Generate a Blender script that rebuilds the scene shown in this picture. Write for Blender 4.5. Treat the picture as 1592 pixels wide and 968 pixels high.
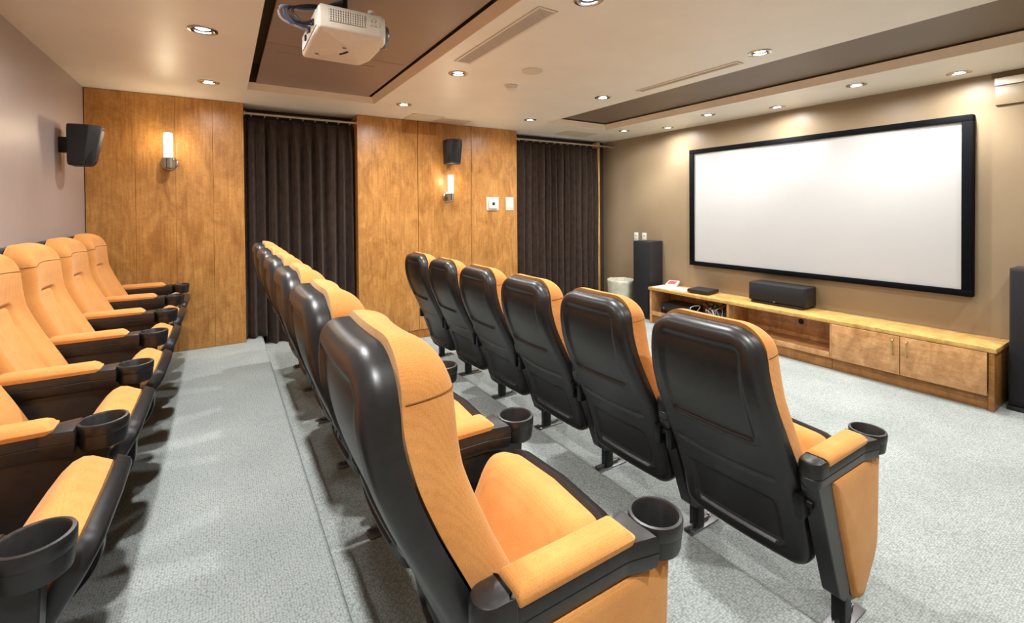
import bpy, bmesh, math, random
import numpy as np
from mathutils import Vector, Matrix

random.seed(7)
for o in list(bpy.data.objects):
    bpy.data.objects.remove(o)
scene = bpy.context.scene
COL = scene.collection
PI = math.pi

# ------------------------------------------------------------------ camera
FPX, PPY = 708.548, 331.607
YAW, PITCH, ROLL = math.radians(32.365), math.radians(-0.631), math.radians(-0.428)
CAMZ = 1.418
F = Vector((math.sin(YAW)*math.cos(PITCH), math.cos(YAW)*math.cos(PITCH), math.sin(PITCH)))
R = Vector((math.cos(YAW), -math.sin(YAW), 0)); U = R.cross(F)
R2 = R*math.cos(ROLL) + U*math.sin(ROLL); U2 = -R*math.sin(ROLL) + U*math.cos(ROLL)
cd = bpy.data.cameras.new('camera'); cam = bpy.data.objects.new('camera', cd); COL.objects.link(cam)
cd.sensor_fit = 'HORIZONTAL'; cd.sensor_width = 36.0; cd.lens = FPX/1592*36.0
cd.shift_x = 0.0; cd.shift_y = -(484-PPY)/1592; cd.clip_start = 0.02
M = Matrix((R2, U2, -F)).transposed().to_4x4(); M.translation = Vector((0, 0, CAMZ))
cam.matrix_world = M
scene.camera = cam

# ------------------------------------------------------------------ world, view
w = bpy.data.worlds.new('world'); scene.world = w; w.use_nodes = True
w.node_tree.nodes['Background'].inputs[0].default_value = (0.75, 0.85, 1.0, 1)
w.node_tree.nodes['Background'].inputs[1].default_value = 0.4
vs = scene.view_settings
vs.view_transform = 'Standard'; vs.look = 'None'; vs.gamma = 1.0; vs.use_curve_mapping = False
vs.exposure = -0.16
SPOT_W, SPILL_W = 46.0, 19.0            # each recessed downlight: beam and spill
LAMP_COL = (1.0, 0.985, 0.97)

# ------------------------------------------------------------------ dimensions
XR, XS, YW, YN, HC = -0.907, 4.804, 4.762, -1.15, 2.384
ZA, ZB = 0.226, 0.152                 # rear and middle platform
XAB, XBC = 0.307, 1.52               # step edges

# ------------------------------------------------------------------ materials
def lin(c):
    return tuple(((x/255)/12.92 if x/255 <= 0.04045 else ((x/255+0.055)/1.055)**2.4) for x in c)
MATS = {}
def newmat(name):
    m = bpy.data.materials.new(name); m.use_nodes = True
    nt = m.node_tree; b = nt.nodes['Principled BSDF']
    MATS[name] = m
    return m, nt, b
def pos(nt, scale=(1, 1, 1), obj=False):
    mp = nt.nodes.new('ShaderNodeMapping'); mp.inputs['Scale'].default_value = scale
    if obj:
        t = nt.nodes.new('ShaderNodeTexCoord'); nt.links.new(t.outputs['Object'], mp.inputs['Vector'])
    else:
        g = nt.nodes.new('ShaderNodeNewGeometry'); nt.links.new(g.outputs['Position'], mp.inputs['Vector'])
    return mp.outputs['Vector']
def noise(nt, vec, scale, detail=4, rough=0.55, dist=0.0):
    n = nt.nodes.new('ShaderNodeTexNoise'); n.inputs['Scale'].default_value = scale
    n.inputs['Detail'].default_value = detail; n.inputs['Roughness'].default_value = rough
    n.inputs['Distortion'].default_value = dist
    nt.links.new(vec, n.inputs['Vector']); return n.outputs['Fac']
def ramp(nt, fac, stops):
    r = nt.nodes.new('ShaderNodeValToRGB')
    els = r.color_ramp.elements
    while len(els) < len(stops): els.new(0.5)
    for e, (p, c) in zip(els, stops):
        e.position = p; e.color = (*lin(c), 1)
    nt.links.new(fac, r.inputs['Fac']); return r.outputs['Color']
def bump(nt, b, h, strength=0.2, dist=0.002):
    n = nt.nodes.new('ShaderNodeBump'); n.inputs['Strength'].default_value = strength
    n.inputs['Distance'].default_value = dist
    nt.links.new(h, n.inputs['Height']); nt.links.new(n.outputs['Normal'], b.inputs['Normal'])
def mixc(nt, fac, a, c, mode='MIX'):
    m = nt.nodes.new('ShaderNodeMix'); m.data_type = 'RGBA'; m.blend_type = mode
    if hasattr(fac, 'links'): nt.links.new(fac, m.inputs[0])
    else: m.inputs[0].default_value = fac
    nt.links.new(a, m.inputs[6]); nt.links.new(c, m.inputs[7]); return m.outputs[2]

def plain(name, c, rough=0.5, metal=0.0, var=6, scale=30, bmp=0.0, obj=True, spec=0.5):
    m, nt, b = newmat(name)
    v = pos(nt, obj=obj); f = noise(nt, v, scale)
    lo = tuple(max(0, x-var) for x in c); hi = tuple(min(255, x+var) for x in c)
    nt.links.new(ramp(nt, f, [(0.3, lo), (0.7, hi)]), b.inputs['Base Color'])
    b.inputs['Roughness'].default_value = rough; b.inputs['Metallic'].default_value = metal
    b.inputs['Specular IOR Level'].default_value = spec
    if bmp: bump(nt, b, f, bmp)
    return m
def emit(name, c, s):
    m, nt, b = newmat(name)
    b.inputs['Base Color'].default_value = (*lin(c), 1)
    b.inputs['Emission Color'].default_value = (*lin(c), 1)
    b.inputs['Emission Strength'].default_value = s
    return m

plain('ceiling_paint', (238, 233, 220), 0.42, var=3, scale=3, obj=False)
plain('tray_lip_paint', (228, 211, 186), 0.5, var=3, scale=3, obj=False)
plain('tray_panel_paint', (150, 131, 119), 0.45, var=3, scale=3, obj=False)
plain('gap_shade_paint', (112, 90, 66), 0.6, var=3, scale=3, obj=False)  # dark brown colour puts in the shade inside recess slots and gaps
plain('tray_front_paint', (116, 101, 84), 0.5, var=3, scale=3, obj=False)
plain('wall_paint', (148, 129, 102), 0.42, var=4, scale=2.5, obj=False)
plain('rear_wall_paint', (164, 149, 144), 0.42, var=4, scale=2.5, obj=False, spec=0.85)
plain('dark_recess', (58, 47, 40), 0.8, var=4, scale=4, obj=False)
plain('black_plastic', (34, 33, 33), 0.36, var=4, scale=60, bmp=0.05)
plain('black_matte', (26, 26, 28), 0.6, var=4, scale=80)
plain('speaker_black', (30, 31, 35), 0.55, var=4, scale=60)
plain('grille_cloth', (24, 25, 29), 0.85, var=5, scale=300, bmp=0.2)
plain('black_metal', (24, 24, 25), 0.4, 0.4)
plain('steel', (128, 128, 130), 0.35, 0.9)
plain('chrome', (200, 198, 192), 0.18, 1.0, var=3)
plain('projector_white', (226, 218, 203), 0.4, var=3)
plain('white_plastic', (225, 222, 212), 0.4, var=3)
plain('vent_white', (222, 214, 200), 0.45, var=3)
plain('vent_grey', (120, 116, 112), 0.55, var=6, scale=60)
plain('hatch_paint', (214, 203, 178), 0.5, var=3)
plain('paper', (228, 224, 214), 0.7, var=6, scale=20)
plain('cover_red', (178, 70, 72), 0.5, var=35, scale=26)
plain('bag_plastic', (196, 196, 176), 0.42, var=12, scale=14, bmp=0.35)
plain('cable_grey', (168, 168, 166), 0.5)
plain('cable_blue', (64, 88, 140), 0.5)
plain('brass', (196, 170, 120), 0.3, 0.9)
plain('rod_metal', (190, 178, 158), 0.3, 0.7)
plain('screen_white', (186, 186, 185), 0.85, var=1, scale=3, spec=0.15)
plain('seam_thread', (120, 70, 20), 0.8)
plain('screen_frame_velvet', (9, 11, 14), 0.85, var=2, spec=0.1)
emit('lens_glow', (255, 250, 245), 14.0)
emit('sconce_glass', (255, 238, 208), 7.0)
emit('daylight_pane', (225, 236, 250), 2.2)

def carpet(name):
    m, nt, b = newmat(name)
    v = pos(nt, (1, 1, 1))
    vo = nt.nodes.new('ShaderNodeTexVoronoi'); vo.inputs['Scale'].default_value = 125; vo.inputs['Randomness'].default_value = 0.55
    nt.links.new(v, vo.inputs['Vector'])
    big = ramp(nt, noise(nt, v, 2.2, 3), [(0.3, (164, 172, 169)), (0.7, (181, 188, 185))])
    loops = ramp(nt, vo.outputs['Distance'], [(0.25, (255, 255, 255)), (0.85, (176, 175, 172))])
    fleck = ramp(nt, noise(nt, v, 160, 2), [(0.35, (228, 228, 228)), (0.65, (255, 255, 255))])
    c = mixc(nt, 0.9, big, loops, 'MULTIPLY'); c = mixc(nt, 0.8, c, fleck, 'MULTIPLY')
    nt.links.new(c, b.inputs['Base Color'])
    b.inputs['Roughness'].default_value = 0.95; b.inputs['Specular IOR Level'].default_value = 0.1
    inv = nt.nodes.new('ShaderNodeMath'); inv.operation = 'SUBTRACT'; inv.inputs[0].default_value = 1
    nt.links.new(vo.outputs['Distance'], inv.inputs[1])
    bump(nt, b, inv.outputs[0], 0.35, 0.004)
carpet('carpet')

def wood(name, dark, mid, light, grain=(26, 26, 1.6), rough=0.34, figure=0.5):
    m, nt, b = newmat(name)
    v = pos(nt, grain)
    g = noise(nt, v, 2.4, 6, 0.6, 0.5)
    base = ramp(nt, g, [(0.28, dark), (0.5, mid), (0.74, light)])
    v2 = pos(nt, (5, 5, 2.2)); blot = ramp(nt, noise(nt, v2, 1.6, 5, 0.6, 1.2), [(0.32, (206, 196, 180)), (0.62, (255, 255, 255))])
    v3 = pos(nt, (34, 34, 60)); curl = ramp(nt, noise(nt, v3, 1.0, 3, 0.6, 1.5), [(0.35, (214, 206, 196)), (0.6, (255, 255, 255))])
    c = mixc(nt, 0.85, base, blot, 'MULTIPLY'); c = mixc(nt, figure, c, curl, 'MULTIPLY')
    nt.links.new(c, b.inputs['Base Color']); b.inputs['Roughness'].default_value = rough
    bump(nt, b, g, 0.04)
wood('maple_panel', (182, 126, 64), (200, 144, 78), (214, 162, 96))
wood('maple_panel_dark', (150, 94, 36), (172, 112, 48), (190, 130, 62))
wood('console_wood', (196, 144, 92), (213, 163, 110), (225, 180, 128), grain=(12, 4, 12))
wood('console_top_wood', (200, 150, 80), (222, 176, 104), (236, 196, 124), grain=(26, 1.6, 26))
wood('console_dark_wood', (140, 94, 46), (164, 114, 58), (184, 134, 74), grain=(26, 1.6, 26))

def fabric(name, a, c, scale=330):
    m, nt, b = newmat(name)
    v = pos(nt, obj=True)
    vo = nt.nodes.new('ShaderNodeTexVoronoi'); vo.inputs['Scale'].default_value = scale; vo.inputs['Randomness'].default_value = 0.4
    nt.links.new(v, vo.inputs['Vector'])
    base = ramp(nt, noise(nt, v, 9, 4), [(0.3, a), (0.7, c)])
    wv = ramp(nt, vo.outputs['Distance'], [(0.2, (255, 255, 255)), (0.8, (176, 160, 140))])
    nt.links.new(mixc(nt, 0.4, base, wv, 'MULTIPLY'), b.inputs['Base Color'])
    b.inputs['Roughness'].default_value = 0.9; b.inputs['Specular IOR Level'].default_value = 0.15
    b.inputs['Sheen Weight'].default_value = 0.25; b.inputs['Sheen Roughness'].default_value = 0.5
    b.inputs['Sheen Tint'].default_value = (1, 0.8, 0.55, 1)
    inv = nt.nodes.new('ShaderNodeMath'); inv.operation = 'SUBTRACT'; inv.inputs[0].default_value = 1
    nt.links.new(vo.outputs['Distance'], inv.inputs[1]); bump(nt, b, inv.outputs[0], 0.12, 0.0012)
fabric('orange_fabric', (206, 140, 74), (219, 156, 89))
def velvet():
    m, nt, b = newmat('curtain_velvet')
    v = pos(nt, (1, 1, 0.5))
    nt.links.new(ramp(nt, noise(nt, v, 26, 6, 0.7), [(0.3, (40, 30, 25)), (0.7, (68, 53, 46))]), b.inputs['Base Color'])
    b.inputs['Roughness'].default_value = 0.75; b.inputs['Sheen Weight'].default_value = 0.18
    b.inputs['Sheen Tint'].default_value = (0.8, 0.7, 0.65, 1); b.inputs['Specular IOR Level'].default_value = 0.2
velvet()

# ------------------------------------------------------------------ mesh helpers
def obj(name, bm, mat, parent=None, smooth=True, angle=0.6, kind=None):
    if isinstance(bm, bmesh.types.BMesh):
        bmesh.ops.recalc_face_normals(bm, faces=bm.faces)
        me = bpy.data.meshes.new(name); bm.to_mesh(me); bm.free()
    else:
        me = bm
    if smooth:
        me.polygons.foreach_set('use_smooth', [True]*len(me.polygons))
        me.set_sharp_from_angle(angle=angle)
    me.materials.clear(); me.materials.append(MATS[mat])
    o = bpy.data.objects.new(name, me); COL.objects.link(o)
    if parent: o.parent = parent
    if kind: o['kind'] = kind
    return o
def empty(name, loc, rz=0):
    o = bpy.data.objects.new(name, None); COL.objects.link(o); o.location = loc; o.rotation_euler = (0, 0, rz)
    o.empty_display_size = 0.1
    return o
def tag(o, label, cat, group=None):
    o['label'] = label; o['category'] = cat
    if group: o['group'] = group
    return o
def thing(name, loc, label, cat, group=None, rz=0):
    return tag(empty(name, loc, rz), label, cat, group)
def BM(): return bmesh.new()
def box(bm, x0, x1, y0, y1, z0, z1, bev=0.0, seg=2):
    r = bmesh.ops.create_cube(bm, size=1)
    vs_ = r['verts']
    for v in vs_:
        v.co = Vector((x0+(v.co.x+.5)*(x1-x0), y0+(v.co.y+.5)*(y1-y0), z0+(v.co.z+.5)*(z1-z0)))
    if bev:
        es = list({e for v in vs_ for e in v.link_edges})
        bmesh.ops.bevel(bm, geom=es, offset=bev, segments=seg, affect='EDGES', profile=0.5)
    return bm
def B(*a, **k): return box(BM(), *a, **k)
def lathe(bm, prof, n=32, c=(0, 0, 0), axis='z', close=False):
    rings = []
    for r, h in prof:
        ring = []
        for i in range(n):
            t = 2*PI*i/n
            a, b_ = r*math.cos(t), r*math.sin(t)
            p = {'z': (a, b_, h), 'x': (h, a, b_), 'y': (a, h, b_)}[axis]
            ring.append(bm.verts.new((c[0]+p[0], c[1]+p[1], c[2]+p[2])))
        rings.append(ring)
    for q in range(len(rings)-1):
        for i in range(n):
            bm.faces.new((rings[q][i], rings[q][(i+1) % n], rings[q+1][(i+1) % n], rings[q+1][i]))
    if close:
        bm.faces.new(rings[0]); bm.faces.new(rings[-1])
    return bm
def tube(bm, pts, r, n=8):
    pts = [Vector(p) for p in pts]; rings = []
    up = Vector((0, 0, 1))
    for i, p in enumerate(pts):
        t = (pts[min(i+1, len(pts)-1)] - pts[max(i-1, 0)]).normalized()
        a = t.cross(up if abs(t.dot(up)) < 0.95 else Vector((1, 0, 0))).normalized(); b_ = t.cross(a)
        rings.append([bm.verts.new(p + r*(a*math.cos(2*PI*k/n) + b_*math.sin(2*PI*k/n))) for k in range(n)])
    for q in range(len(rings)-1):
        for k in range(n):
            bm.faces.new((rings[q][k], rings[q][(k+1) % n], rings[q+1][(k+1) % n], rings[q+1][k]))
    bm.faces.new(rings[0]); bm.faces.new(rings[-1])
    return bm
def smoothpath(pts, k=6):
    pts = [Vector(p) for p in pts]; out = []
    for i in range(len(pts)-1):
        p0 = pts[max(i-1, 0)]; p1 = pts[i]; p2 = pts[i+1]; p3 = pts[min(i+2, len(pts)-1)]
        for j in range(k):
            t = j/k
            out.append(0.5*((2*p1)+(-p0+p2)*t+(2*p0-5*p1+4*p2-p3)*t*t+(-p0+3*p1-3*p2+p3)*t**3))
    out.append(pts[-1]); return out
def offset_poly(pts, d):
    """inset a closed CCW 2-D polygon by d"""
    n = len(pts); out = []
    for i in range(n):
        p0, p1, p2 = pts[i-1], pts[i], pts[(i+1) % n]
        e1 = Vector((p1[0]-p0[0], p1[1]-p0[1])); e2 = Vector((p2[0]-p1[0], p2[1]-p1[1]))
        n1 = Vector((-e1.y, e1.x)).normalized(); n2 = Vector((-e2.y, e2.x)).normalized()
        nn = (n1+n2)
        nn = nn.normalized() if nn.length > 1e-6 else n1
        k = max(0.5, nn.dot(n1))
        out.append((p1[0]+nn.x*d/k, p1[1]+nn.y*d/k))
    return out
def pillow(bm, outline, layers, place, cap=(True, True), lim=None):
    """outline 2-D CCW; layers (height, inset); place maps (a,b,h)->xyz"""
    rings = []
    cx = (min(p[0] for p in outline)+max(p[0] for p in outline))/2; cy = (min(p[1] for p in outline)+max(p[1] for p in outline))/2
    hx = (max(p[0] for p in outline)-min(p[0] for p in outline))/2; hy = (max(p[1] for p in outline)-min(p[1] for p in outline))/2
    for h, ins in layers:
        if lim is not None and ins > lim:
            fx, fy = 1-(ins-lim)/hx, 1-(ins-lim)/hy
            pts = [(cx+(a-cx)*fx, cy+(b_-cy)*fy) for a, b_ in offset_poly(outline, lim)]
        else:
            pts = offset_poly(outline, ins) if ins else outline
        rings.append([bm.verts.new(place(a, b_, h)) for a, b_ in pts])
    n = len(outline)
    for q in range(len(rings)-1):
        for i in range(n):
            bm.faces.new((rings[q][i], rings[q][(i+1) % n], rings[q+1][(i+1) % n], rings[q+1][i]))
    for c_, ring in zip(cap, (rings[0], rings[-1])):
        if not c_: continue
        if lim is None: bm.faces.new(ring)
        else:
            m_ = bm.verts.new(sum((v.co for v in ring), Vector())/n)
            for i in range(n): bm.faces.new((ring[i], ring[(i+1) % n], m_))
    return bm
def rounded(corners, seg=6):
    """corners: list of (x, y, r) CCW -> polygon with rounded corners"""
    out = []; n = len(corners)
    for i in range(n):
        p0 = Vector(corners[i-1][:2]); p1 = Vector(corners[i][:2]); p2 = Vector(corners[(i+1) % n][:2]); r = corners[i][2]
        if r <= 0: out.append(tuple(p1)); continue
        a = (p0-p1).normalized(); c = (p2-p1).normalized()
        ang = a.angle(c); t = min(r/math.tan(ang/2), 0.49*(p0-p1).length, 0.49*(p2-p1).length)
        r = t*math.tan(ang/2)
        cen = p1 + (a+c).normalized()*(r/math.sin(ang/2))
        s = p1+a*t; e = p1+c*t
        a0 = math.atan2(s.y-cen.y, s.x-cen.x); a1 = math.atan2(e.y-cen.y, e.x-cen.x)
        d = (a1-a0+PI) % (2*PI) - PI
        for k in range(seg+1):
            th = a0+d*k/seg; out.append((cen.x+r*math.cos(th), cen.y+r*math.sin(th)))
    return out
def grid_mesh(name, X, Y, Z):
    ny, nx = X.shape
    verts = np.stack([X, Y, Z], -1).reshape(-1, 3)
    faces = [(j*nx+i, j*nx+i+1, (j+1)*nx+i+1, (j+1)*nx+i) for j in range(ny-1) for i in range(nx-1)]
    me = bpy.data.meshes.new(name); me.from_pydata(verts.tolist(), [], faces); me.update(); return me
def copy_tree(o, parent=None):
    c = o.copy(); COL.objects.link(c)
    if parent is not None: c.parent = parent
    for ch in list(o.children): copy_tree(ch, c)
    return c
def struct(name, bm, mat, **k):
    return obj(name, bm, mat, kind='structure', **k)

# ------------------------------------------------------------------ floor and platforms
struct('floor', B(XR-.1, XS+.1, YN-.1, YW+.5, -.1, 0), 'carpet', smooth=False)
def nosed(x0, x1, z):
    bm = BM()
    prof = rounded([(x0, .001, 0), (x1, .001, 0), (x1, z, 0.02), (x0, z, 0)], 4)
    pillow(bm, prof, [(YN, 0), (YW+.4, 0)], lambda a, b_, h: (a, h, b_))
    return bm
struct('floor_platform_middle', nosed(XR, XBC, ZB), 'carpet')
struct('floor_platform_rear', nosed(XR, XAB, ZA), 'carpet')

# ------------------------------------------------------------------ walls
struct('wall_left', B(XR-.12, XR, YN-.1, YW+.5, 0, 2.75), 'rear_wall_paint', smooth=False)
struct('wall_right', B(XS, XS+.12, YN-.1, YW+.5, 0, 2.75), 'wall_paint', smooth=False)
struct('wall_near', B(XR-.1, XS+.1, YN-.12, YN, 0, 2.75), 'wall_paint', smooth=False)
WB = struct('wall_back', B(XR-.1, XS+.1, YW+.26, YW+.4, 0, 2.75), 'dark_recess', smooth=False)
# wood veneer panels, each a piece of the back wall
def wpanel(x0, x1, z0, z1, mat='maple_panel', y=YW, d=.255, bev=.0015):
    return obj('wood_panel', B(x0, x1, y, y+d, z0, z1, bev=bev, seg=1), mat, WB, smooth=False)
xs = [XR+.004, -.60, -.335, -.07, .164]
for i in range(4):
    wpanel(xs[i]+.0005, xs[i+1]-.0005, ZA+.002, HC-.003)
for a, c in ((1.161, 1.801), (1.807, 2.455), (2.461, 3.093)):
    z1 = HC-.003
    wpanel(a, c, .095, z1)
obj('wood_panel', B(1.63, 1.801, YW-.004, YW+.02, 2.237, HC-.004, bev=.001, seg=1), 'maple_panel_dark', WB, smooth=False)
obj('wood_panel', B(1.807, 2.022, YW-.004, YW+.02, 2.237, HC-.004, bev=.001, seg=1), 'maple_panel_dark', WB, smooth=False)
struct('baseboard_back', B(XBC, 3.093, YW+.006, YW+.25, 0.001, .093, bev=.002, seg=1), 'maple_panel_dark', smooth=False)
# pale trim beside the right curtain
struct('trim_1', B(4.575, 4.62, YW+.14, YW+.25, 0.001, 2.36, bev=.003), 'console_top_wood')
struct('trim_2', B(3.094, 3.125, YW+.20, YW+.255, 0.001, 2.36, bev=.003), 'console_dark_wood')

# window behind the right curtain
wn = empty('window_1', (3.82, YW+.24, 0)); wn['kind'] = 'structure'
obj('pane', B(-.70, .74, .008, .012, .55, 2.08), 'daylight_pane', wn, smooth=False)
for x0, x1, z0, z1 in ((-.74, -.70, .51, 2.12), (.74, .78, .51, 2.12), (-.70, .74, .51, .55), (-.70, .74, 2.08, 2.12), (.0, .04, .55, 2.08)):
    obj('window_frame', B(x0, x1, -.012, .016, z0, z1, bev=.003), 'white_plastic', wn)

# ------------------------------------------------------------------ ceiling with coffers and holes
T1 = (.173, 1.182, .95, 4.215)
T2 = (3.105, 4.035, -.45, 4.175)
LIGHTS = [
 (-.08, 4.12, 'chrome-ringed ceiling downlight above the farthest rear row seats by the wood wall'),
 (-.08, 2.95, 'large chrome-ringed ceiling downlight between rear row and projector recess'),
 (1.42, 4.09, 'small gimbal downlight between projector recess corner and ceiling hatch by the wood wall'),
 (1.43, 2.96, 'white-ringed ceiling downlight at the end of the linear air vent beside the projector recess'),
 (1.445, 1.60, 'ceiling downlight past the camera-side end of the air vent beside the projector'),
 (2.84, 4.10, 'small gimbal downlight on ceiling above the thermostat near the right curtain'),
 (2.82, 2.95, 'bright ceiling downlight between smoke detector and brown screen-side recess'),
 (2.86, 1.59, 'brightest blue-white downlight at the end of the slim slot vent'),
 (4.27, 4.09, 'ceiling downlight above the white bin in the corner of the screen wall'),
 (4.56, 3.655, 'wall-washing downlight above the left tower speaker'),
 (4.30, 2.935, 'downlight on soffit strip above the left part of the projection screen'),
 (4.555, 2.365, 'wall-washing downlight above the middle of the projection screen'),
 (4.29, 1.61, 'downlight on soffit strip above the right part of the projection screen'),
 (4.555, 1.07, 'wall-washing downlight above the right corner of the projection screen'),
 (-.08, 1.60, None), (-.08, .15, None), (1.42, .15, None), (2.87, .15, None), (4.30, .15, None)]
HR = 0.05
def spline2d(cu, pts):
    s = cu.splines.new('POLY'); s.points.add(len(pts)-1); s.use_cyclic_u = True
    for p, q in zip(s.points, pts): p.co = (q[0], q[1], 0, 1)
cu = bpy.data.curves.new('ceiling_curve', 'CURVE'); cu.dimensions = '2D'; cu.fill_mode = 'BOTH'; cu.extrude = 0.011
spline2d(cu, [(XR-.1, YN-.1), (XS+.1, YN-.1), (XS+.1, YW+.26), (XR-.1, YW+.26)])
for t in (T1, T2): spline2d(cu, [(t[0], t[2]), (t[0], t[3]), (t[1], t[3]), (t[1], t[2])])
for lx, ly, _ in LIGHTS: spline2d(cu, [(lx+HR*math.cos(-2*PI*k/24), ly+HR*math.sin(-2*PI*k/24)) for k in range(24)])
tmp = bpy.data.objects.new('tmp', cu); COL.objects.link(tmp)
dg = bpy.context.evaluated_depsgraph_get()
me = bpy.data.meshes.new_from_object(tmp.evaluated_get(dg)); bpy.data.objects.remove(tmp); bpy.data.curves.remove(cu)
me.transform(Matrix.Translation((0, 0, HC+.011))); me.name = 'ceiling'
CE = obj('ceiling', me, 'ceiling_paint', smooth=False); CE['kind'] = 'structure'
struct('ceiling_slab', B(XR-.1, XS+.1, YN-.1, YW+.4, 2.72, 2.75), 'dark_recess', smooth=False)
def coffer(t, lip, top, lipmat, inmat, slope=.03):
    # four lip boards, inner dark boards above, and a top board
    x0, x1, y0, y1 = t; e = .012
    for a in ((x0-e, x0, y0-e, y1+e), (x1, x1+e, y0-e, y1+e), (x0, x1, y0-e, y0), (x0, x1, y1, y1+e)):
        bm = B(a[0]-.0015, a[1]+.0015, a[2]-.0015, a[3]+.0015, HC+.0005, HC+lip)
        for v in bm.verts:          # the board leans inward at the top, except on the rear-row side
            if v.co.z > HC+.01:
                if a[0] >= x1-1e-6 and v.co.x < x1+.001: v.co.x -= slope
                if a[2] >= y1-1e-6 and v.co.y < y1+.001: v.co.y -= slope
        obj('recess_lip', bm, lipmat, CE, smooth=False)
        obj('recess_side', B(*a, HC+lip, top), inmat, CE, smooth=False)
    obj('recess_top', B(x0-e, x1+e, y0-e, y1+e, top, top+.012), inmat, CE, smooth=False)
coffer(T1, .055, HC+.22, 'tray_lip_paint', 'gap_shade_paint')
for a, c in ((3.14, T1[3]-.014), (1.72, 3.132), (1.02, 1.712)):
    obj('ceiling_panel', B(T1[0]+.06, T1[1]-.06, a, c, HC+.052, HC+.07, bev=.002, seg=1), 'tray_panel_paint', CE, smooth=False)
obj('recess_hatch', B(.30, .93, 3.28, 3.90, HC+.049, HC+.053, bev=.001, seg=1), 'tray_panel_paint', CE, smooth=False)
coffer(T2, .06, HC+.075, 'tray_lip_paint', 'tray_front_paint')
# bulkhead over the right end of the screen wall
struct('trim_3', B(XS-.035, XS-.001, YN+.01, .93, 2.285, 2.338, bev=.003), 'ceiling_paint')
struct('gap_shade_strip', B(XS-.010, XS-.001, YN+.01, .95, 2.339, HC-.001), 'gap_shade_paint')  # dark strip standing in for the shadowed gap above the moulding
struct('trim_5', B(XS-.018, XS-.001, YN+.01, .93, 2.145, 2.284, bev=.003), 'wall_paint')

# ------------------------------------------------------------------ downlights
def make_downlight():
    t = empty('ceiling_downlight', (0, 0, HC))
    obj('trim_ring', lathe(BM(), [(.047, .004), (.047, -.003), (.056, -.007), (.069, -.004), (.071, 0)], 36), 'chrome', t)
    obj('reflector', lathe(BM(), [(.047, .004), (.044, .012), (.038, .035), (.0001, .036)], 28), 'black_metal', t)
    obj('lens', lathe(BM(), [(.036, .010), (.030, .006), (.018, .003), (.0001, .002)], 28), 'lens_glow', t)
    return t
proto = make_downlight()
for i, (lx, ly, lab) in enumerate(LIGHTS):
    o = proto if i == 0 else copy_tree(proto)
    o.location = (lx, ly, HC)
    tag(o, lab or 'chrome-ringed ceiling downlight on the camera side of the room', 'downlight', 'recessed ceiling downlights')
    k = .16 if lx > 4.4 else .30 if lx > 4 else .58 if lx > 2 else .98 if lx > 1 else 1.12
    for nm, en, deg, bl in (('downlight_lamp', SPOT_W, 112, 1.0), ('downlight_spill', SPILL_W, 174, .6)):
        ld = bpy.data.lights.new(nm, 'SPOT'); ld.energy = en*k; ld.color = LAMP_COL
        ld.spot_size = math.radians(deg); ld.spot_blend = bl; ld.shadow_soft_size = 0.03
        lo = bpy.data.objects.new(nm, ld); COL.objects.link(lo); lo.parent = o; lo.location = (0, 0, -.012)

# ------------------------------------------------------------------ theatre seats
RZ = np.array([.17, .25, .35, .45, .55, .65, .75, .85, .95, 1.06, 1.15])
RX = np.array([-.140, -.145, -.165, -.20, -.240, -.285, -.332, -.370, -.390, -.388, -.378])
_zz = np.linspace(.17, 1.15, 400); _xx = np.interp(_zz, RZ, RX)
_k = np.exp(-0.5*(np.arange(-30, 31)/12.0)**2); _k /= _k.sum()
_xx = np.convolve(np.pad(_xx, 30, mode='edge'), _k, 'valid')
def prof(z): return np.interp(z, _zz, _xx)
WZ = np.array([.2, .3, .45, .6, .75, .9, 1.0, 1.1]); WW = np.array([.236, .242, .246, .245, .238, .224, .214, .205])
ZT, ZBOT = 1.095, .205
def half_w(z, inset=0.0, rt=.10, rb=.055, zt=ZT, zb=ZBOT):
    w0 = np.interp(z, WZ, WW) - inset
    zt2, zb2 = zt-inset, zb+inset
    d = np.clip(z-(zt2-rt), 0, rt); w0 = w0 - (rt - np.sqrt(np.maximum(rt*rt-d*d, 0)))
    d = np.clip((zb2+rb)-z, 0, rb); w0 = w0 - (rb - np.sqrt(np.maximum(rb*rb-d*d, 0)))
    return w0
def zrows(zb, zt, n, rt=.10, rb=.055):
    a = zb + rb*(1-np.cos(np.linspace(0, PI/2, 9)))
    c = zt - rt + rt*np.sin(np.linspace(0, PI/2, 15))
    m = np.linspace(zb+rb, zt-rt, n)[1:-1]
    return np.concatenate([a, m, c])
def sstep(x, e): 
    t = np.clip((x+e)/(2*e), 0, 1); return t*t*(3-2*t)
def rr_sdf(y, z, hw, z0, z1, r):
    cz = (z0+z1)/2; qy = np.abs(y)-(hw-r); qz = np.abs(z-cz)-((z1-z0)/2-r)
    return np.hypot(np.maximum(qy, 0), np.maximum(qz, 0)) + np.minimum(np.maximum(qy, qz), 0) - r
def edge_dist(y, z, zt, zb, rt=.10, rb=.055, inset=0.0):
    wmid = np.interp(z, WZ, WW)-inset
    ay = np.abs(y)
    d = np.minimum(wmid-ay, np.minimum(zt-z, z-zb))
    # rounded corners
    ct = (ay > wmid-rt) & (z > zt-rt)
    d = np.where(ct, rt-np.hypot(ay-(wmid-rt), z-(zt-rt)), d)
    cb = (ay > wmid-rb) & (z < zb+rb)
    d = np.where(cb, rb-np.hypot(ay-(wmid-rb), z-(zb+rb)), d)
    return np.maximum(d, 0)
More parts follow.
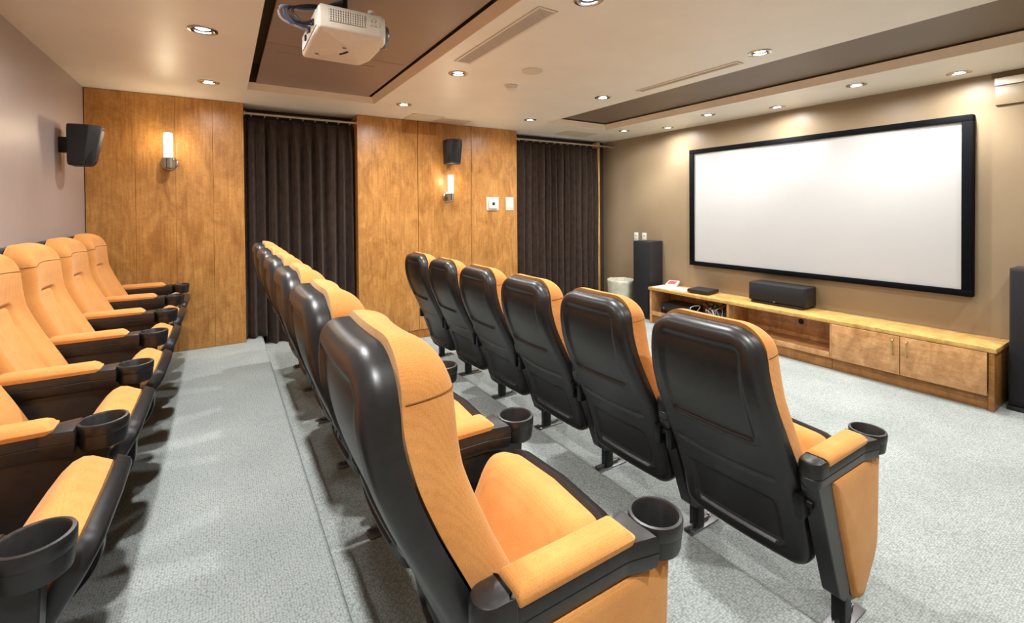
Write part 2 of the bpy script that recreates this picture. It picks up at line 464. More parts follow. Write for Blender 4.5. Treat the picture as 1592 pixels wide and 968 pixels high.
def shell_mesh():
    zr = zrows(ZBOT, ZT, 96); u = np.sin(np.linspace(-1, 1, 67)*PI/2*.86)/math.sin(PI/2*.86)
    Z, Uu = np.meshgrid(zr, u, indexing='ij'); Wd = half_w(Z); Y = Uu*Wd
    d = edge_dist(Y, Z, ZT, ZBOT); Rr = .036
    wrap = Rr - np.sqrt(np.maximum(Rr*Rr-(Rr-np.minimum(d, Rr))**2, 0))
    X = prof(Z) + .016*(Y/.24)**2 + wrap
    s1 = rr_sdf(Y, Z, .156+(Z-.85)*-.03, .695, 1.03, .022)
    s2 = rr_sdf(Y, Z, .165, .275, .455, .022)
    X += .011*(1-sstep(s1, .006)) + .011*(1-sstep(s2, .006))
    # cross ridge and raised lips under each recess
    ridge = np.exp(-((Z-(.545+.25*Y**2))/.007)**2)*(np.abs(Y) < .19)
    lip1 = np.exp(-(s1-.008)**2/.00004)*(Z < .72); lip2 = np.exp(-(s2-.008)**2/.00004)*(Z < .29)
    X += .005*ridge - .004*lip1 - .005*lip2
    ny, nx = X.shape
    me = grid_mesh('back_shell', X, Y, Z)
    bm = BM(); bm.from_mesh(me); bpy.data.meshes.remove(me)
    be = [e for e in bm.edges if e.is_boundary]
    r = bmesh.ops.extrude_edge_only(bm, edges=be)
    for v in r['geom']:
        if isinstance(v, bmesh.types.BMVert): v.co.x += .020
    be2 = [e for e in bm.edges if e.is_boundary]
    r = bmesh.ops.extrude_edge_only(bm, edges=be2)
    for v in r['geom']:
        if isinstance(v, bmesh.types.BMVert): v.co.y *= .93; v.co.z = .65+(v.co.z-.65)*.95
    bmesh.ops.remove_doubles(bm, verts=bm.verts, dist=.0004)
    return bm
CZB, CZT, CIN = .36, ZT+.012, .004
def cushion_x(Y, Z):
    d = edge_dist(Y, Z, CZT, CZB, .095, .05, CIN); Rr = .04
    ef = np.sqrt(np.maximum(1-(1-np.minimum(d/Rr, 1))**2, 0))
    th = np.interp(Z, [.36, .5, .7, .85, .95, 1.0, 1.06, 1.1], [.066, .076, .076, .083, .096, .096, .082, .070])
    hol = .016*(np.clip(np.abs(Y)/.2, 0, 1)**2)
    base = prof(Z) + .016*(Y/.24)**2 + .066
    s = rr_sdf(Y, Z, .088, .52, .865, .012)
    crease = .014*np.exp(-(s/.009)**2) + .006*(s < 0)*(1-np.exp(-(s/.02)**2))
    return base + th*ef + (hol - crease)*ef
def cushion_mesh():
    zr = zrows(CZB, CZT, 84, .095, .05)
    tt = np.linspace(-1, 1, 61); u = np.sign(tt)*(1-(1-np.abs(tt))**1.6)
    Z, Uu = np.meshgrid(zr, u, indexing='ij')
    Wd = half_w(Z, CIN, .095, .05, CZT+CIN, CZB-CIN); Y = Uu*Wd
    X = cushion_x(Y, Z)
    me = grid_mesh('back_cushion', X, Y, Z)
    bm = BM(); bm.from_mesh(me); bpy.data.meshes.remove(me)
    be = [e for e in bm.edges if e.is_boundary]
    r = bmesh.ops.extrude_edge_only(bm, edges=be)
    for v in r['geom']:
        if isinstance(v, bmesh.types.BMVert): v.co.x -= .004
    be = [e for e in bm.edges if e.is_boundary]
    r = bmesh.ops.extrude_edge_only(bm, edges=be)
    for v in r['geom']:
        if isinstance(v, bmesh.types.BMVert): v.co.y *= .90; v.co.z = .7+(v.co.z-.7)*.92
    bmesh.ops.remove_doubles(bm, verts=bm.verts, dist=.0004)
    return bm
def seam_mesh():
    bm = BM(); pts = []
    zs = 1.0
    hw = float(half_w(np.array(zs), CIN, .095, .05, CZT+CIN, CZB-CIN))
    for t in np.linspace(-.998, .998, 61):
        y = hw*(1 if t >= 0 else -1)*(1-(1-abs(t))**1.8)
        z = zs + .012*(1-(y/hw)**2)
        pts.append((float(cushion_x(np.array(y), np.array(z)))+.0004, y, z))
    tube(bm, pts, .0016, 5); return bm
# parts of a seat, meshes shared by every chair
SEATPIV = (.015, .312)
def seat_outline(hw, s0, s1):
    return rounded([(s0, -hw, .03), (s1-.012, -hw, .075), (s1, 0, 0), (s1-.012, hw, .075), (s0, hw, .03)], 8)
def seat_cushion_bm():
    o = seat_outline(.218, -.125, .285)
    lay = [(-.045, .012), (-.040, .0), (.02, .0), (.038, .006), (.052, .022), (.060, .045), (.064, .080), (.066, .12)]
    return pillow(BM(), o, lay, lambda a, b_, h: (a, b_, h), lim=.015)
def seat_pan_bm():
    o = seat_outline(.226, -.12, .298)
    bm = pillow(BM(), o, [(-.025, .010), (-.028, .0), (-.058, .0), (-.066, .006), (-.070, .014), (-.070, .034), (-.060, .042), (-.058, .048), (-.058, .12)], lambda a, b_, h: (a, b_, h), lim=.015)
    return bm
def arm_outline():
    return rounded([(-.225, -.034, .032), (.10, -.037, .05), (.172, -.054, .0), (.172, .054, .0), (.10, .037, .05), (-.225, .034, .032)], 6)
AZ = .604
def arm_body_bm():
    bm = BM(); o = arm_outline()
    pillow(bm, o, [(AZ-.072, .010), (AZ-.062, .003), (AZ-.036, .0), (AZ-.034, .0015), (AZ-.032, 0), (AZ-.010, .0), (AZ-.002, .004), (AZ, .010)], lambda a, b_, h: (a, b_, h))
    # raised rear cap
    pillow(bm, rounded([(-.226, -.034, .033), (-.155, -.0365, .004), (-.155, .0365, .004), (-.226, .034, .033)], 6),
           [(AZ-.03, 0), (AZ+.004, .0), (AZ+.013, .004), (AZ+.017, .012)], lambda a, b_, h: (a, b_, h))
    return bm
def arm_pad_bm():
    o = rounded([(-.153, -.036, .006), (.125, -.038, .012), (.125, .038, .012), (-.153, .036, .006)], 4)
    return pillow(BM(), o, [(AZ-.006, .001), (AZ+.006, -.001), (AZ+.014, .002), (AZ+.020, .008), (AZ+.024, .017), (AZ+.025, .028)],
                  lambda a, b_, h: (a, b_, h + (.004*math.sin((a+.153)/.278*PI)) - (.010*max(0, (a-.09)/.035)**2 if h > AZ+.01 else 0)), lim=.003)
def cup_bm():
    return lathe(BM(), [(.0001, AZ-.070), (.046, AZ-.070), (.051, AZ-.066), (.053, AZ-.058), (.0555, AZ-.030), (.0555, AZ-.028), (.057, AZ-.026), (.058, AZ-.004), (.056, AZ+.001), (.050, AZ+.002), (.047, AZ-.002),
                        (.044, AZ-.055), (.040, AZ-.061), (.0001, AZ-.061)], 36, (.222, 0, 0))
PANEL = [(-.205, AZ-.06, .02), (-.06, .15, .05), (.02, .085, .04), (.085, .065, .05), (.215, .20, .14), (.232, AZ-.06, .01)]
def ccw(p): 
    a = sum(p[i-1][0]*p[i][1]-p[i][0]*p[i-1][1] for i in range(len(p))); return p if a > 0 else p[::-1]
def standard_bm():
    o = ccw(rounded(PANEL, 6))
    return pillow(BM(), o, [(-.019, .006), (-.022, .010), (-.022, .0), (-.018, -.003), (.018, -.003), (.022, 0), (.022, .010), (.019, .006)][2:6], lambda a, b_, h: (a, h, b_))
def column_bm():
    bm = BM()
    o = ccw(rounded([(-.215, AZ-.05, .01), (-.065, .135, .03), (-.02, .10, .015), (.012, .13, .02), (-.125, AZ-.05, .01)], 5))
    return pillow(bm, o, [(-.027, .004), (-.024, 0), (.024, 0), (.027, .004)], lambda a, b_, h: (a, h, b_))
ENDP = [(-.120, AZ-.065, .006), (-.012, .215, .05), (.03, .095, .05), (.088, .062, .045), (.215, .20, .14), (.230, AZ-.065, .006)]
def end_panel_bm():
    o = ccw(rounded(ENDP, 6))
    return pillow(BM(), o, [(-.018, .003), (-.024, .0), (-.032, .004), (-.037, .014), (-.039, .03)], lambda a, b_, h: (a, h, b_), lim=.003)
def leg_bm():
    bm = B(-.012, .036, -.022, .022, .008, .24, bev=.004)
    return bm
def foot_bm():
    bm = B(-.10, .13, -.030, .030, 0.0, .007, bev=.002)
    box(bm, -.07, .09, -.006, .006, .007, .022, bev=.002)
    return bm
def bolt_bm(x, y): return lathe(BM(), [(.011, .007), (.011, .010), (.007, .010), (.007, .017), (.0001, .018)], 10, (x, y, 0))
def bracket_bm(s):
    bm = B(-.215, -.10, .236*s if s > 0 else .236*s-.03, .236*s+.03 if s > 0 else .236*s, .42, .50, bev=.008)
    lathe(bm, [(.0001, -.034), (.012, -.034), (.012, .034), (.0001, .034)], 12, (-.19, .25*s, .475), 'y')
    return bm

def standard_parts(parent, y, end=False):
    ar = obj('armrest', arm_body_bm(), 'black_plastic', parent); ar.location = (0, y, 0)
    p = obj('arm_pad', arm_pad_bm(), 'orange_fabric', ar)
    c = obj('cup_holder', cup_bm(), 'black_plastic', ar)
    st = obj('side_panel', standard_bm(), 'black_plastic', parent); st.location = (0, y, 0)
    obj('column', column_bm(), 'black_plastic', st)
    if end:
        e = obj('end_panel_upholstery', end_panel_bm(), 'orange_fabric', st)
    lg = obj('leg', leg_bm(), 'black_metal', parent); lg.location = (0, y, 0)
    ft = obj('foot_plate', foot_bm(), 'steel', lg)
    for x in (-.08, .11): obj('bolt', bolt_bm(x, .012), 'steel', lg)
def zs(bm):
    bmesh.ops.scale(bm, vec=(1, 1, .938), verts=bm.verts); return bm
def make_seat(tilt):
    t = empty('theater_seat', (0, 0, 0))
    bs = obj('back_shell', zs(shell_mesh()), 'black_plastic', t, angle=1.2)
    bc = obj('back_cushion', zs(cushion_mesh()), 'orange_fabric', t, angle=1.2)
    obj('seam', zs(seam_mesh()), 'seam_thread', bc)
    for s in (-1, 1): obj('hinge_bracket', bracket_bm(s), 'black_metal', t)
    sc = obj('seat_cushion', seat_cushion_bm(), 'orange_fabric', t, angle=1.0)
    sp = obj('seat_pan', seat_pan_bm(), 'black_plastic', t, angle=.7)
    for o in (sc, sp):
        o.location = (SEATPIV[0], 0, SEATPIV[1]); o.rotation_euler = (0, -math.radians(tilt), 0)
    standard_parts(t, -.28)
    return t
PROTO = make_seat(70)
def retilt(o, tilt, dx=0):
    for c in o.children:
        if c.name.startswith(('seat_cushion', 'seat_pan')):
            c.rotation_euler = (0, -math.radians(tilt), 0); c.location = (SEATPIV[0]+dx, 0, SEATPIV[1]-dx*.1)
ORD = ['', 'second ', 'third ', 'fourth ', 'fifth ', 'sixth ', 'seventh ']
ROWS = [
  # x, z, y of the standards nearest the camera, count, tilt, row phrase, group, orange end panel
  (1.752, 0.0, .705, 6, 68, 'front row', 'front row theatre seats', True),
  (.562, ZB, .666, 6, 66, 'middle row', 'middle row theatre seats', True),
  (-.517, ZA, 1.155, 6, 60, 'rear row', 'rear row theatre seats', False)]
first = True
for (rx, rz_, y0, n, tilt, phrase, grp, endp) in ROWS:
    for k in range(n):
        if first: o = PROTO; first = False
        else: o = copy_tree(PROTO)
        o.location = (rx, y0+.56*k+.28, rz_)
        m = n-1-k
        lab = ('orange folding theatre seat at the wood panel end of the ' + phrase) if m == 0 else \
              ('orange folding theatre seat, %sfrom the wood panel end of the %s' % (ORD[m], phrase))
        tag(o, lab, 'seat', grp)
        retilt(o, tilt + random.uniform(-2, 2), .085 if grp.startswith('rear') else 0)
# end standards (after copying so that only the end seats carry them)
def seats(grp): return sorted([o for o in bpy.data.objects if o.get('group') == grp], key=lambda q: q.location.y)
for (rx, rz_, y0, n, tilt, phrase, grp, endp) in ROWS:
    ss = seats(grp)
    standard_parts(ss[-1], .28)
    if endp:
        st = [c for c in ss[0].children if c.name.startswith('side_panel')][0]
        obj('end_panel_upholstery', end_panel_bm(), 'orange_fabric', st)['label'] = 'orange upholstered end panel'

# ------------------------------------------------------------------ curtains
def curtain(name, x0, x1, z0, z1, yc, folds, amp, seed, label, pleat=True):
    rnd = random.Random(seed)
    nx, nz = folds*14, 40
    ph = [rnd.uniform(-.5, .5) for _ in range(folds+2)]; am = [rnd.uniform(.7, 1.25) for _ in range(folds+2)]
    X = np.zeros((nz, nx)); Y = X.copy(); Z = X.copy()
    for j in range(nz):
        v = j/(nz-1); z = z0+(z1-z0)*v
        for i in range(nx):
            u = i/(nx-1)*folds; k = int(u); f = u-k
            a = am[k]*(1-f)+am[k+1]*f; p = ph[k]*(1-f)+ph[k+1]*f
            th = 2*PI*(u+.25*p)
            s = math.sin(th) + .25*math.sin(2*th+p*3)
            top = max(0, (v-.86)/.14)
            if pleat:
                pin = math.exp(-((f-.5)/.10)**2)
                fold = amp*a*s*(1-.75*top) - top*.028*pin
                nar = .012*math.sin(th)*top
            else:
                fold = amp*a*s*(1-.45*top) + .004*math.sin(th*3+p*9)*top; nar = 0
            drift = .02*p*(1-v)
            X[j, i] = x0+(x1-x0)*i/(nx-1) + nar + drift*math.sin(PI*i/(nx-1))
            Y[j, i] = yc + fold + .006*math.sin(7*v+p*6)*(1-top)
            Z[j, i] = z
    o = obj(name, grid_mesh(name, X, Y, Z), 'curtain_velvet', angle=3.0)
    md = o.modifiers.new('thickness', 'SOLIDIFY'); md.thickness = .004
    return tag(o, label, 'curtain')
curtain('curtain', .168, .338, ZA+.012, 2.274, YW+.10, 2, .034, 3, 'narrow dark brown velvet curtain reaching the raised rear platform')
curtain('curtain', .338, 1.156, ZB-.135, 2.274, YW+.115, 8, .042, 5, 'wide dark brown pinch-pleated velvet curtain behind the middle row')
curtain('curtain', 3.16, 4.53, .03, 2.262, YW+.10, 13, .036, 9, 'dark brown gathered velvet curtain beside the screen wall', pleat=False)
def rod(x0, x1, z, label):
    t = thing('curtain_rod', ((x0+x1)/2, YW+.03, z), label, 'curtain rod')
    L = (x1-x0)/2
    obj('rod', tube(BM(), [(-L, 0, 0), (0, 0, 0), (L, 0, 0)], .011, 12), 'rod_metal', t)
    for s in (-1, 1):
        obj('end_bracket', lathe(BM(), [(.0001, 0), (.022, 0), (.022, .008), (.0001, .008)], 16, (s*(L-.004), 0, 0), 'x'), 'rod_metal', t)
    n = int(L*2/.11)
    for i in range(n):
        x = -L + .06 + (2*L-.12)*i/(n-1)
        obj('glider', B(x-.004, x+.004, .0, .045, -.023, -.008, bev=.001, seg=1), 'rod_metal', t)
rod(.166, 1.159, 2.300, 'slim metal curtain rod above the pleated curtains')
rod(3.095, 4.802, 2.290, 'slim metal curtain rod above the gathered curtain by the screen wall')

# ------------------------------------------------------------------ projection screen
t = thing('projection_screen', (4.78, 2.262, 1.412), 'large white projection screen in black frame on brown wall', 'screen')
hw, hh, bw = 1.227, .687, .062
obj('screen_surface', B(-.030, -.010, -hw+.02, hw-.02, -hh+.02, hh-.02), 'screen_white', t, smooth=False)
for a in ((-hw, hw, hh-bw*.8, hh), (-hw, hw, -hh, -hh+bw*.8), (-hw, -hw+bw, -hh+bw*.8, hh-bw*.8), (hw-bw, hw, -hh+bw*.8, hh-bw*.8)):
    obj('frame_bar', B(-.046, .022, a[0], a[1], a[2], a[3], bev=.004), 'screen_frame_velvet', t)

# ------------------------------------------------------------------ media console
CX, CY0, CY1, CH = 4.431, .858, 3.835, .438
t = thing('media_console', (CX, CY0, 0), 'long low maple media console under the projection screen', 'console')
D = XS-.003-CX; L = CY1-CY0
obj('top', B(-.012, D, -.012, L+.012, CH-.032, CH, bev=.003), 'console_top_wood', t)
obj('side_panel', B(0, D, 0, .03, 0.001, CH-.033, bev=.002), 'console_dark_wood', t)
obj('side_panel', B(0, D, L-.03, L, 0.001, CH-.033, bev=.002), 'console_wood', t)
for y in (.99, 1.949): obj('divider', B(.002, D-.01, y-.012, y+.012, .125, CH-.033, bev=.002), 'console_wood', t)
obj('bottom_shelf', B(.004, D-.01, .031, L-.031, .10, .125, bev=.002), 'console_wood', t)
obj('back_panel', B(D-.012, D, .031, L-.031, .126, CH-.034), 'console_wood', t, smooth=False)
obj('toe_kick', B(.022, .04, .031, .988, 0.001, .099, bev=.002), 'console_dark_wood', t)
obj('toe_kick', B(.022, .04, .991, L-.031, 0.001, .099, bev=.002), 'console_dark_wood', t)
obj('face_rail', B(.0, .02, 1.004, 1.935, .10, .150, bev=.002), 'console_wood', t)
obj('face_rail', B(.0, .02, 1.963, L-.031, .10, .150, bev=.002), 'console_wood', t)
gp = obj('cable_hole', lathe(BM(), [(.026, .0), (.026, -.002), (.0001, -.002)], 24, (D-.0125, 1.40, .285), 'x'), 'black_matte', t)
for y0, y1, hy in ((.034, .509, .466), (.513, .978, .552)):
    d = obj('door', B(-.016, .002, y0, y1, .105, CH-.036, bev=.002), 'console_wood', t)
    obj('handle', tube(BM(), smoothpath([(-.016, hy, .255), (-.036, hy, .262), (-.040, hy, .285), (-.040, hy, .345), (-.036, hy, .368), (-.016, hy, .375)]), .005, 8), 'brass', d)

# things on and in the console
def av_box(name, loc, w_, d_, h_, label, cat, rz=0, knobs=0):
    t = thing(name, loc, label, cat, rz=rz)
    obj('body', B(-d_/2+.008, d_/2, -w_/2, w_/2, .008, h_, bev=.003), 'black_matte', t)
    obj('front_panel', B(-d_/2, -d_/2+.0085, -w_/2, w_/2, .010, h_-.002, bev=.002), 'black_plastic', t)
    for sx in (-1, 1):
        for sy in (-1, 1):
            obj('foot', lathe(BM(), [(.012, 0), (.014, .0095)], 12, (sx*(d_/2-.04), sy*(w_/2-.04), 0), close=True), 'black_matte', t)
    for k in range(knobs):
        obj('knob', lathe(BM(), [(.016, 0), (.015, -.012), (.0001, -.012)], 16, (-d_/2, w_/2-.05-.3*k, h_*.55), 'x'), 'steel', t)
    return t
av_box('av_receiver', (4.63, 3.52, .126), .40, .26, .135, 'black audio receiver inside the open left bay of the console', 'receiver', knobs=2)
av_box('disc_player', (4.61, 3.22, CH+.001), .25, .24, .045, 'flat black disc player lying on the console top', 'player', rz=.1)
t = thing('cable_bundle', (4.55, 3.05, .126), 'tangle of black and grey cables beside the receiver in the console', 'cables')
rnd = random.Random(4)
for k in range(14):
    x0, y0 = rnd.uniform(-.10, .16), rnd.uniform(-.15, .16)
    pts = [(x0, y0, .006)]
    for q in range(5):
        pts.append((x0+rnd.uniform(-.07, .07), max(-.18, min(.2, y0+rnd.uniform(-.10, .10))), rnd.uniform(.01, .20)))
    pts.append((.2, max(-.18, min(.2, y0+rnd.uniform(-.1, .1))), rnd.uniform(.1, .22)))
    obj('cable', tube(BM(), smoothpath(pts, 6), .005, 6), rnd.choice(['black_matte', 'black_matte', 'cable_grey', 'vent_grey']), t)
t = thing('paper_sheets', (4.58, 3.62, CH+.001), 'white paper sheets lying on the left end of the console', 'paper')
for k, (dx, dy, a) in enumerate(((-.02, .05, .05), (.02, -.10, -.08), (.0, -.02, .12))):
    bm = B(-.105, .105, -.148, .148, .001*k, .001*k+.0009); bmesh.ops.rotate(bm, verts=bm.verts, cent=(0, 0, 0), matrix=Matrix.Rotation(a, 3, 'Z')); bmesh.ops.translate(bm, verts=bm.verts, vec=(dx, dy, 0))
    obj('sheet', bm, 'paper', t, smooth=False)
t = thing('magazine_box', (4.68, 3.69, CH+.005), 'small red and white booklet case propped on the paper sheets', 'booklet', rz=.35)
m_ = obj('case', B(-.07, .09, -.065, .065, 0, .03, bev=.002), 'white_plastic', t)
bm = B(-.05, .06, -.045, .050, .0302, .032); o = obj('cover', bm, 'cover_red', t, smooth=False)
for c in t.children: c.rotation_euler = (0, -.18, 0); c.location = (0, 0, .0135)

t = thing('centre_speaker', (4.70, 2.40, CH+.001), 'long black centre speaker on the console below the screen', 'speaker')
obj('cabinet', B(-.10, .098, -.272, .272, .024, .205, bev=.006), 'speaker_black', t)
bm = BM(); o_ = rounded([(-.125, -.262, .02), (-.10, -.269, 0), (-.10, .269, 0), (-.125, .262, .02)], 4)
pillow(bm, ccw(o_), [(.034, .002), (.038, 0), (.196, 0), (.200, .002)], lambda a, b_, h: (a - .012*(1-(b_/.262)**2), b_, h))
obj('grille', bm, 'grille_cloth', t)
obj('stand_base', B(-.11, .09, -.25, .25, 0, .023, bev=.006), 'black_plastic', t)
obj('badge', B(-.1395, -.1345, -.012, .012, .036, .046, bev=.001), 'steel', t)

def tower(loc, w_, d_, h_, label):
    t = thing('tower_speaker', loc, label, 'speaker')
    obj('cabinet', B(.012, d_, 0, w_, .03, h_, bev=.006), 'speaker_black', t)
    obj('grille', B(-.004, .013, .008, w_-.008, .06, h_-.012, bev=.006), 'grille_cloth', t)
    obj('plinth', B(-.01, d_+.004, -.008, w_+.008, 0, .029, bev=.006), 'black_plastic', t)
    obj('badge', B(-.0075, -.0035, w_/2-.018, w_/2+.018, .09, .10, bev=.001), 'steel', t)
tower((4.53, 3.93, 0), .262, .262, .985, 'black floor-standing tower speaker between bin and console')
tower((4.585, .535, 0), .285, .21, .98, 'black floor-standing tower speaker past the doored end of the console')

# waste bin with a liner
t = thing('waste_bin', (4.56, 4.45, 0), 'round bin with pale plastic liner in the corner by the curtain', 'bin')
bm = lathe(BM(), [(.0001, .001), (.13, .001), (.135, .01), (.165, .42), (.170, .425), (.160, .425), (.13, .03), (.0001, .028)], 36)
obj('body', bm, 'white_plastic', t)
bm = BM(); n = 48; rings = []
rnd = random.Random(8)
for h, r in ((.03, .140), (.10, .148), (.20, .158), (.30, .164), (.40, .174), (.432, .178), (.446, .170), (.438, .158), (.33, .148)):
    rings.append([bm.verts.new(((r+rnd.uniform(-.004, .006))*math.cos(2*PI*k/n), (r+rnd.uniform(-.004, .006))*math.sin(2*PI*k/n), h+rnd.uniform(-.006, .006))) for k in range(n)])
for q in range(len(rings)-1):
    for k in range(n): bm.faces.new((rings[q][k], rings[q][(k+1) % n], rings[q+1][(k+1) % n], rings[q+1][k]))
obj('liner_bag', bm, 'bag_plastic', t, angle=2.0)

# ------------------------------------------------------------------ projector
t = thing('projector', (.46, 2.115, 2.130), 'white ceiling projector hanging in the brown ceiling recess', 'projector')
o_ = rounded([(-.14, -.215, .012), (.125, -.215, .03), (.150, -.12, .06), (.150, .12, .06), (.125, .215, .03), (-.14, .215, .012)], 5)
obj('body', pillow(BM(), ccw(o_), [(0.0, .014), (.004, .006), (.012, .001), (.05, 0), (.085, .002), (.096, .010), (.10, .020)], lambda a, b_, h: (a, b_, h), lim=.006), 'projector_white', t)
g = obj('vent_grille', B(-.10, .035, -.2165, -.2135, .032, .080), 'vent_grey', t, smooth=False)
bm = BM()
for i in range(15): box(bm, -.099+i*.0093, -.0945+i*.0093, -.219, -.2163, .032, .080)
for j in range(6): box(bm, -.10, .035, -.2185, -.2163, .032+j*.0092, .0345+j*.0092)
obj('grille_bars', bm, 'projector_white', g, smooth=False)
for j in range(5):
    obj('button', lathe(BM(), [(.006, -.2155), (.006, -.2175), (.0001, -.2175)], 10, (.06+.016*(j % 3), 0, .048+.018*(j//3)), 'y'), 'vent_white', t)
ln = obj('lens_barrel', lathe(BM(), [(.052, .13), (.052, .158), (.047, .166), (.040, .166), (.036, .150), (.0001, .148)], 32, (0, -.085, .052), 'x'), 'steel', t)
obj('lens_glass', lathe(BM(), [(.034, .152), (.025, .156), (.0001, .158)], 24, (0, -.085, .052), 'x'), 'black_plastic', ln)
obj('connector_panel', B(-.1435, -.1395, -.18, .17, .018, .078), 'vent_white', t, smooth=False)
for k, yy in enumerate((-.14, -.10, -.05, .0, .06)):
    obj('socket', B(-.150, -.1434, yy-.010, yy+.010, .030+.012*(k % 2), .052+.012*(k % 2), bev=.001, seg=1), ['black_matte', 'steel'][k % 2], t)
for x, y in ((-.09, .12), (.0, -.02)):
    obj('bottom_screw', lathe(BM(), [(.009, .0), (.009, -.002), (.0001, -.002)], 12, (x, y, 0)), 'vent_grey', t)
obj('bottom_latch', tube(BM(), [(.0, .07, -.001), (.014, .045, -.001), (.022, .02, -.001)], .005, 8), 'black_matte', t)
obj('foot', lathe(BM(), [(.013, .10), (.013, .113), (.0001, .114)], 14, (.07, -.19, 0)), 'projector_white', t)
mt = obj('mount_plate', B(-.06, .06, -.07, .07, .101, .112, bev=.003), 'black_metal', t)
obj('mount_pole', lathe(BM(), [(.020, .112), (.020, .3055)], 20, close=True), 'black_metal', t)
for k in range(4):
    a = [(-.148, -.14+.04*k, .045), (-.19-.02*k, -.15+.03*k, .03+.01*k), (-.22-.01*k, -.13+.02*k, .08+.01*k), (-.15, -.08+.02*k, .13), (-.02, -.03, .17+.01*k), (.0, .022, .25), (.005, .024, .300)]
    obj('cable', tube(BM(), smoothpath(a, 7), .005, 7), ['black_matte', 'black_matte', 'cable_blue', 'cable_grey'][k], t)

# ------------------------------------------------------------------ wall speakers
def wall_speaker(loc, rz, label, tilt=0):
    t = thing('wall_speaker', loc, label, 'speaker', rz=rz)
    # local: wall plane at x=0, speaker protrudes along +x
    obj('bracket', B(0.001, .055, -.035, .035, -.05, .05, bev=.004), 'black_metal', t)
    o_ = rounded([(.05, -.095, .01), (.16, -.095, .02), (.215, -.055, .05), (.225, .0, .06), (.215, .055, .05), (.16, .095, .02), (.05, .095, .01)], 5)
    bm = pillow(BM(), ccw(o_), [(-.135, .012), (-.128, .002), (-.10, 0), (.10, 0), (.128, .002), (.135, .012)],
                lambda a, b_, h: (a - max(0, (-h-.02))*.45*(a-.05)/.17, b_*(1-.10*max(0, -h)/.135), h))
    obj('cabinet', bm, 'speaker_black', t)
    o2 = rounded([(.155, -.090, .01), (.20, -.062, .03), (.2285, .0, .09), (.20, .062, .03), (.155, .090, .01)], 6)
    bm = pillow(BM(), ccw(o2), [(-.120, .004), (-.112, 0), (.112, 0), (.120, .004)],
                lambda a, b_, h: (a+.004 - max(0, (-h-.02))*.45*(a-.05)/.17, b_, h))
    obj('grille', bm, 'grille_cloth', t)
    return t
wall_speaker((XR+.001, 4.14, 1.86), 0, 'black surround speaker mounted on the plain wall above the rear row')
wall_speaker((2.17, YW-.001, 2.05), -PI/2, 'black surround speaker on the wood panels above a lit sconce')

# ------------------------------------------------------------------ sconces
def sconce(x, z, label, k=1.0):
    t = thing('wall_sconce', (x, YW, z), label, 'sconce', 'lit tube wall sconces')
    obj('back_plate', lathe(BM(), [(.0001, -.016), (.050, -.016), (.058, -.010), (.060, -.001), (.0001, -.001)], 32, (0, 0, -.005), 'y'), 'chrome', t)
    obj('arm', tube(BM(), [(0, -.015, 0), (0, -.05, 0), (0, -.082, 0)], .012, 12), 'chrome', t)
    obj('holder', lathe(BM(), [(.0001, -.05), (.028, -.05), (.033, -.045), (.034, .035), (.031, .036)], 28, (0, -.085, 0)), 'chrome', t)
    obj('glass_tube', lathe(BM(), [(.030, .030), (.030, .225), (.027, .236), (.0001, .237)], 28, (0, -.085, 0)), 'sconce_glass', t)
    ld = bpy.data.lights.new('sconce_lamp', 'POINT'); ld.energy = 5.0; ld.color = (1, .82, .55); ld.shadow_soft_size = .03
    lo = bpy.data.objects.new('sconce_lamp', ld); COL.objects.link(lo); lo.parent = t; lo.location = (0, -.125, .17)
sconce(-.375, 1.822, 'lit tube sconce with chrome base on the wood panel above the rear row')
sconce(2.155, 1.558, 'lit tube sconce with chrome base below the speaker on the wood panel')

# ------------------------------------------------------------------ small wall plates
t = thing('thermostat', (2.74, YW, 1.475), 'square white thermostat with dark display on the wood panel', 'thermostat')
obj('base', B(-.085, .085, -.008, -.001, -.08, .08, bev=.002), 'vent_white', t)
obj('body', B(-.06, .06, -.03, -.008, -.058, .058, bev=.006), 'white_plastic', t)
obj('display', B(-.018, .018, -.032, -.0295, -.018, .018, bev=.001, seg=1), 'black_matte', t)
t = thing('light_switch', (2.982, YW, 1.475), 'white double light switch plate beside the right curtain', 'switch')
obj('plate', B(-.055, .055, -.007, -.001, -.08, .08, bev=.002), 'white_plastic', t)
for z in (-.03, .03): obj('rocker', B(-.035, .035, -.011, -.007, z-.024, z+.024, bev=.002), 'vent_white', t)
for yy, lab in ((4.383, 'white wall outlet plate on brown wall nearer the curtain'), (4.24, 'white wall outlet plate on brown wall nearer the screen')):
    t = thing('outlet_plate', (XS, yy, 1.018), lab, 'outlet')
    obj('plate', B(-.007, -.001, -.036, .036, -.056, .056, bev=.002), 'white_plastic', t)
    for z in (-.024, .024): obj('socket', B(-.0095, -.007, -.015, .015, z-.014, z+.014, bev=.002), 'vent_white', t)

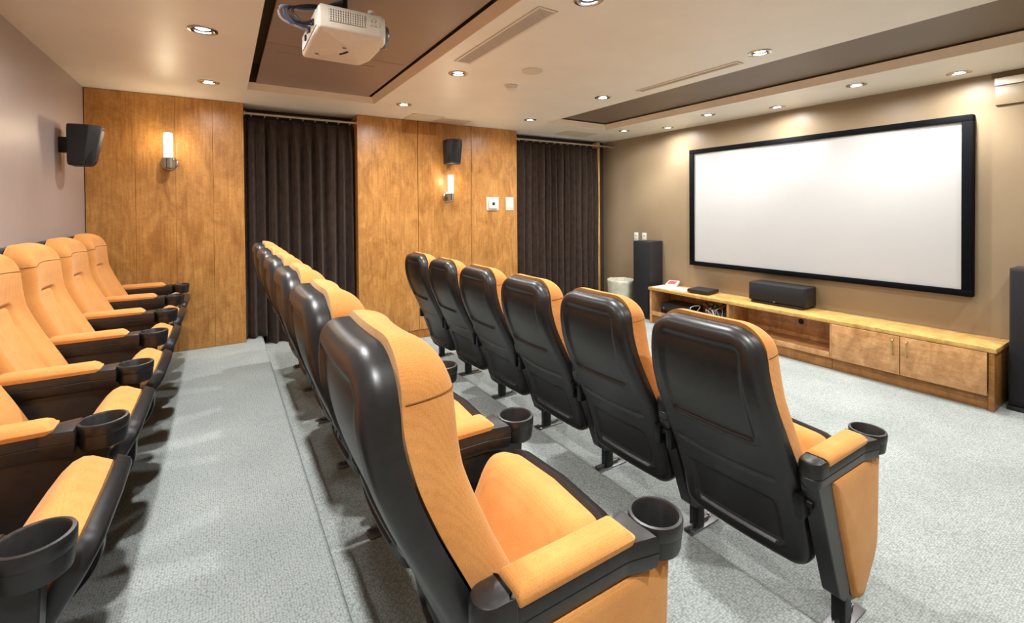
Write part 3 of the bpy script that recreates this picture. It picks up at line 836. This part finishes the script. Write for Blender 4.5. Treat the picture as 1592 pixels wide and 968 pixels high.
# ------------------------------------------------------------------ ceiling fittings
def vent(x0, x1, y0, y1, nb, label, cross):
    t = thing('ceiling_vent', ((x0+x1)/2, (y0+y1)/2, HC), label, 'vent')
    W_, L_ = (x1-x0)/2, (y1-y0)/2; e = .016
    for a in ((-W_, -W_+e, -L_, L_), (W_-e, W_, -L_, L_), (-W_+e, W_-e, -L_, -L_+e), (-W_+e, W_-e, L_-e, L_)):
        obj('frame', B(*a, -.006, -.0005, bev=.0015, seg=1), 'vent_white', t)
    obj('backing', B(-W_+e, W_-e, -L_+e, L_-e, -.002, -.0004), 'black_matte', t, smooth=False)
    for i in range(nb):
        x = -W_+e+(2*W_-2*e)*(i+.5)/nb
        obj('slat', B(x-.0022, x+.0022, -L_+e, L_-e, -.006, -.002), 'vent_white', t, smooth=False)
    bm = BM(); y = -L_+e+.01
    while y < L_-e: box(bm, -W_+e, W_-e, y, y+.0025, -.0045, -.002); y += cross
    obj('cross_bars', bm, 'vent_grey', t, smooth=False, kind='stuff')
vent(1.285, 1.405, 1.775, 2.72, 9, 'long wide linear air vent in the ceiling beside the projector recess', .012)
vent(2.89, 2.97, 1.76, 2.64, 3, 'slim slot air vent in the ceiling along the screen-side recess', .25)
t = thing('ceiling_speaker', (1.848, 2.637, HC), 'round flush white speaker grille in the ceiling', 'speaker')
obj('rim', lathe(BM(), [(.075, -.0005), (.075, -.005), (.068, -.007), (.064, -.004)], 36), 'vent_white', t)
obj('grille', lathe(BM(), [(.0645, -.0035), (.04, -.0045), (.0001, -.005)], 36), 'hatch_paint', t)
t = thing('smoke_detector', (1.93, 3.04, HC), 'small domed smoke detector on the ceiling', 'detector')
obj('base', lathe(BM(), [(.052, -.0005), (.052, -.010), (.047, -.012), (.0001, -.012)], 32), 'vent_white', t)
obj('dome', lathe(BM(), [(.042, -.012), (.040, -.028), (.030, -.036), (.0001, -.037)], 32), 'white_plastic', t)
def hatch(x0, x1, y0, y1, label):
    t = thing('ceiling_hatch', ((x0+x1)/2, (y0+y1)/2, HC), label, 'hatch')
    W_, L_ = (x1-x0)/2, (y1-y0)/2; e = .014
    for a in ((-W_, -W_+e, -L_, L_), (W_-e, W_, -L_, L_), (-W_+e, W_-e, -L_, -L_+e), (-W_+e, W_-e, L_-e, L_)):
        obj('frame', B(*a, -.005, -.0005, bev=.001, seg=1), 'hatch_paint', t)
    obj('panel', B(-W_+e+.003, W_-e-.003, -L_+e+.003, L_-e-.003, -.004, -.0005, bev=.001, seg=1), 'hatch_paint', t)
hatch(1.63, 1.98, 4.41, 4.735, 'square ceiling access hatch against the wood panels')
hatch(1.99, 2.325, 4.48, 4.735, 'smaller ceiling access hatch beside the square hatch by the wood panels')
hatch(3.65, 4.14, 4.42, 4.71, 'wide ceiling access hatch in front of the right curtain')
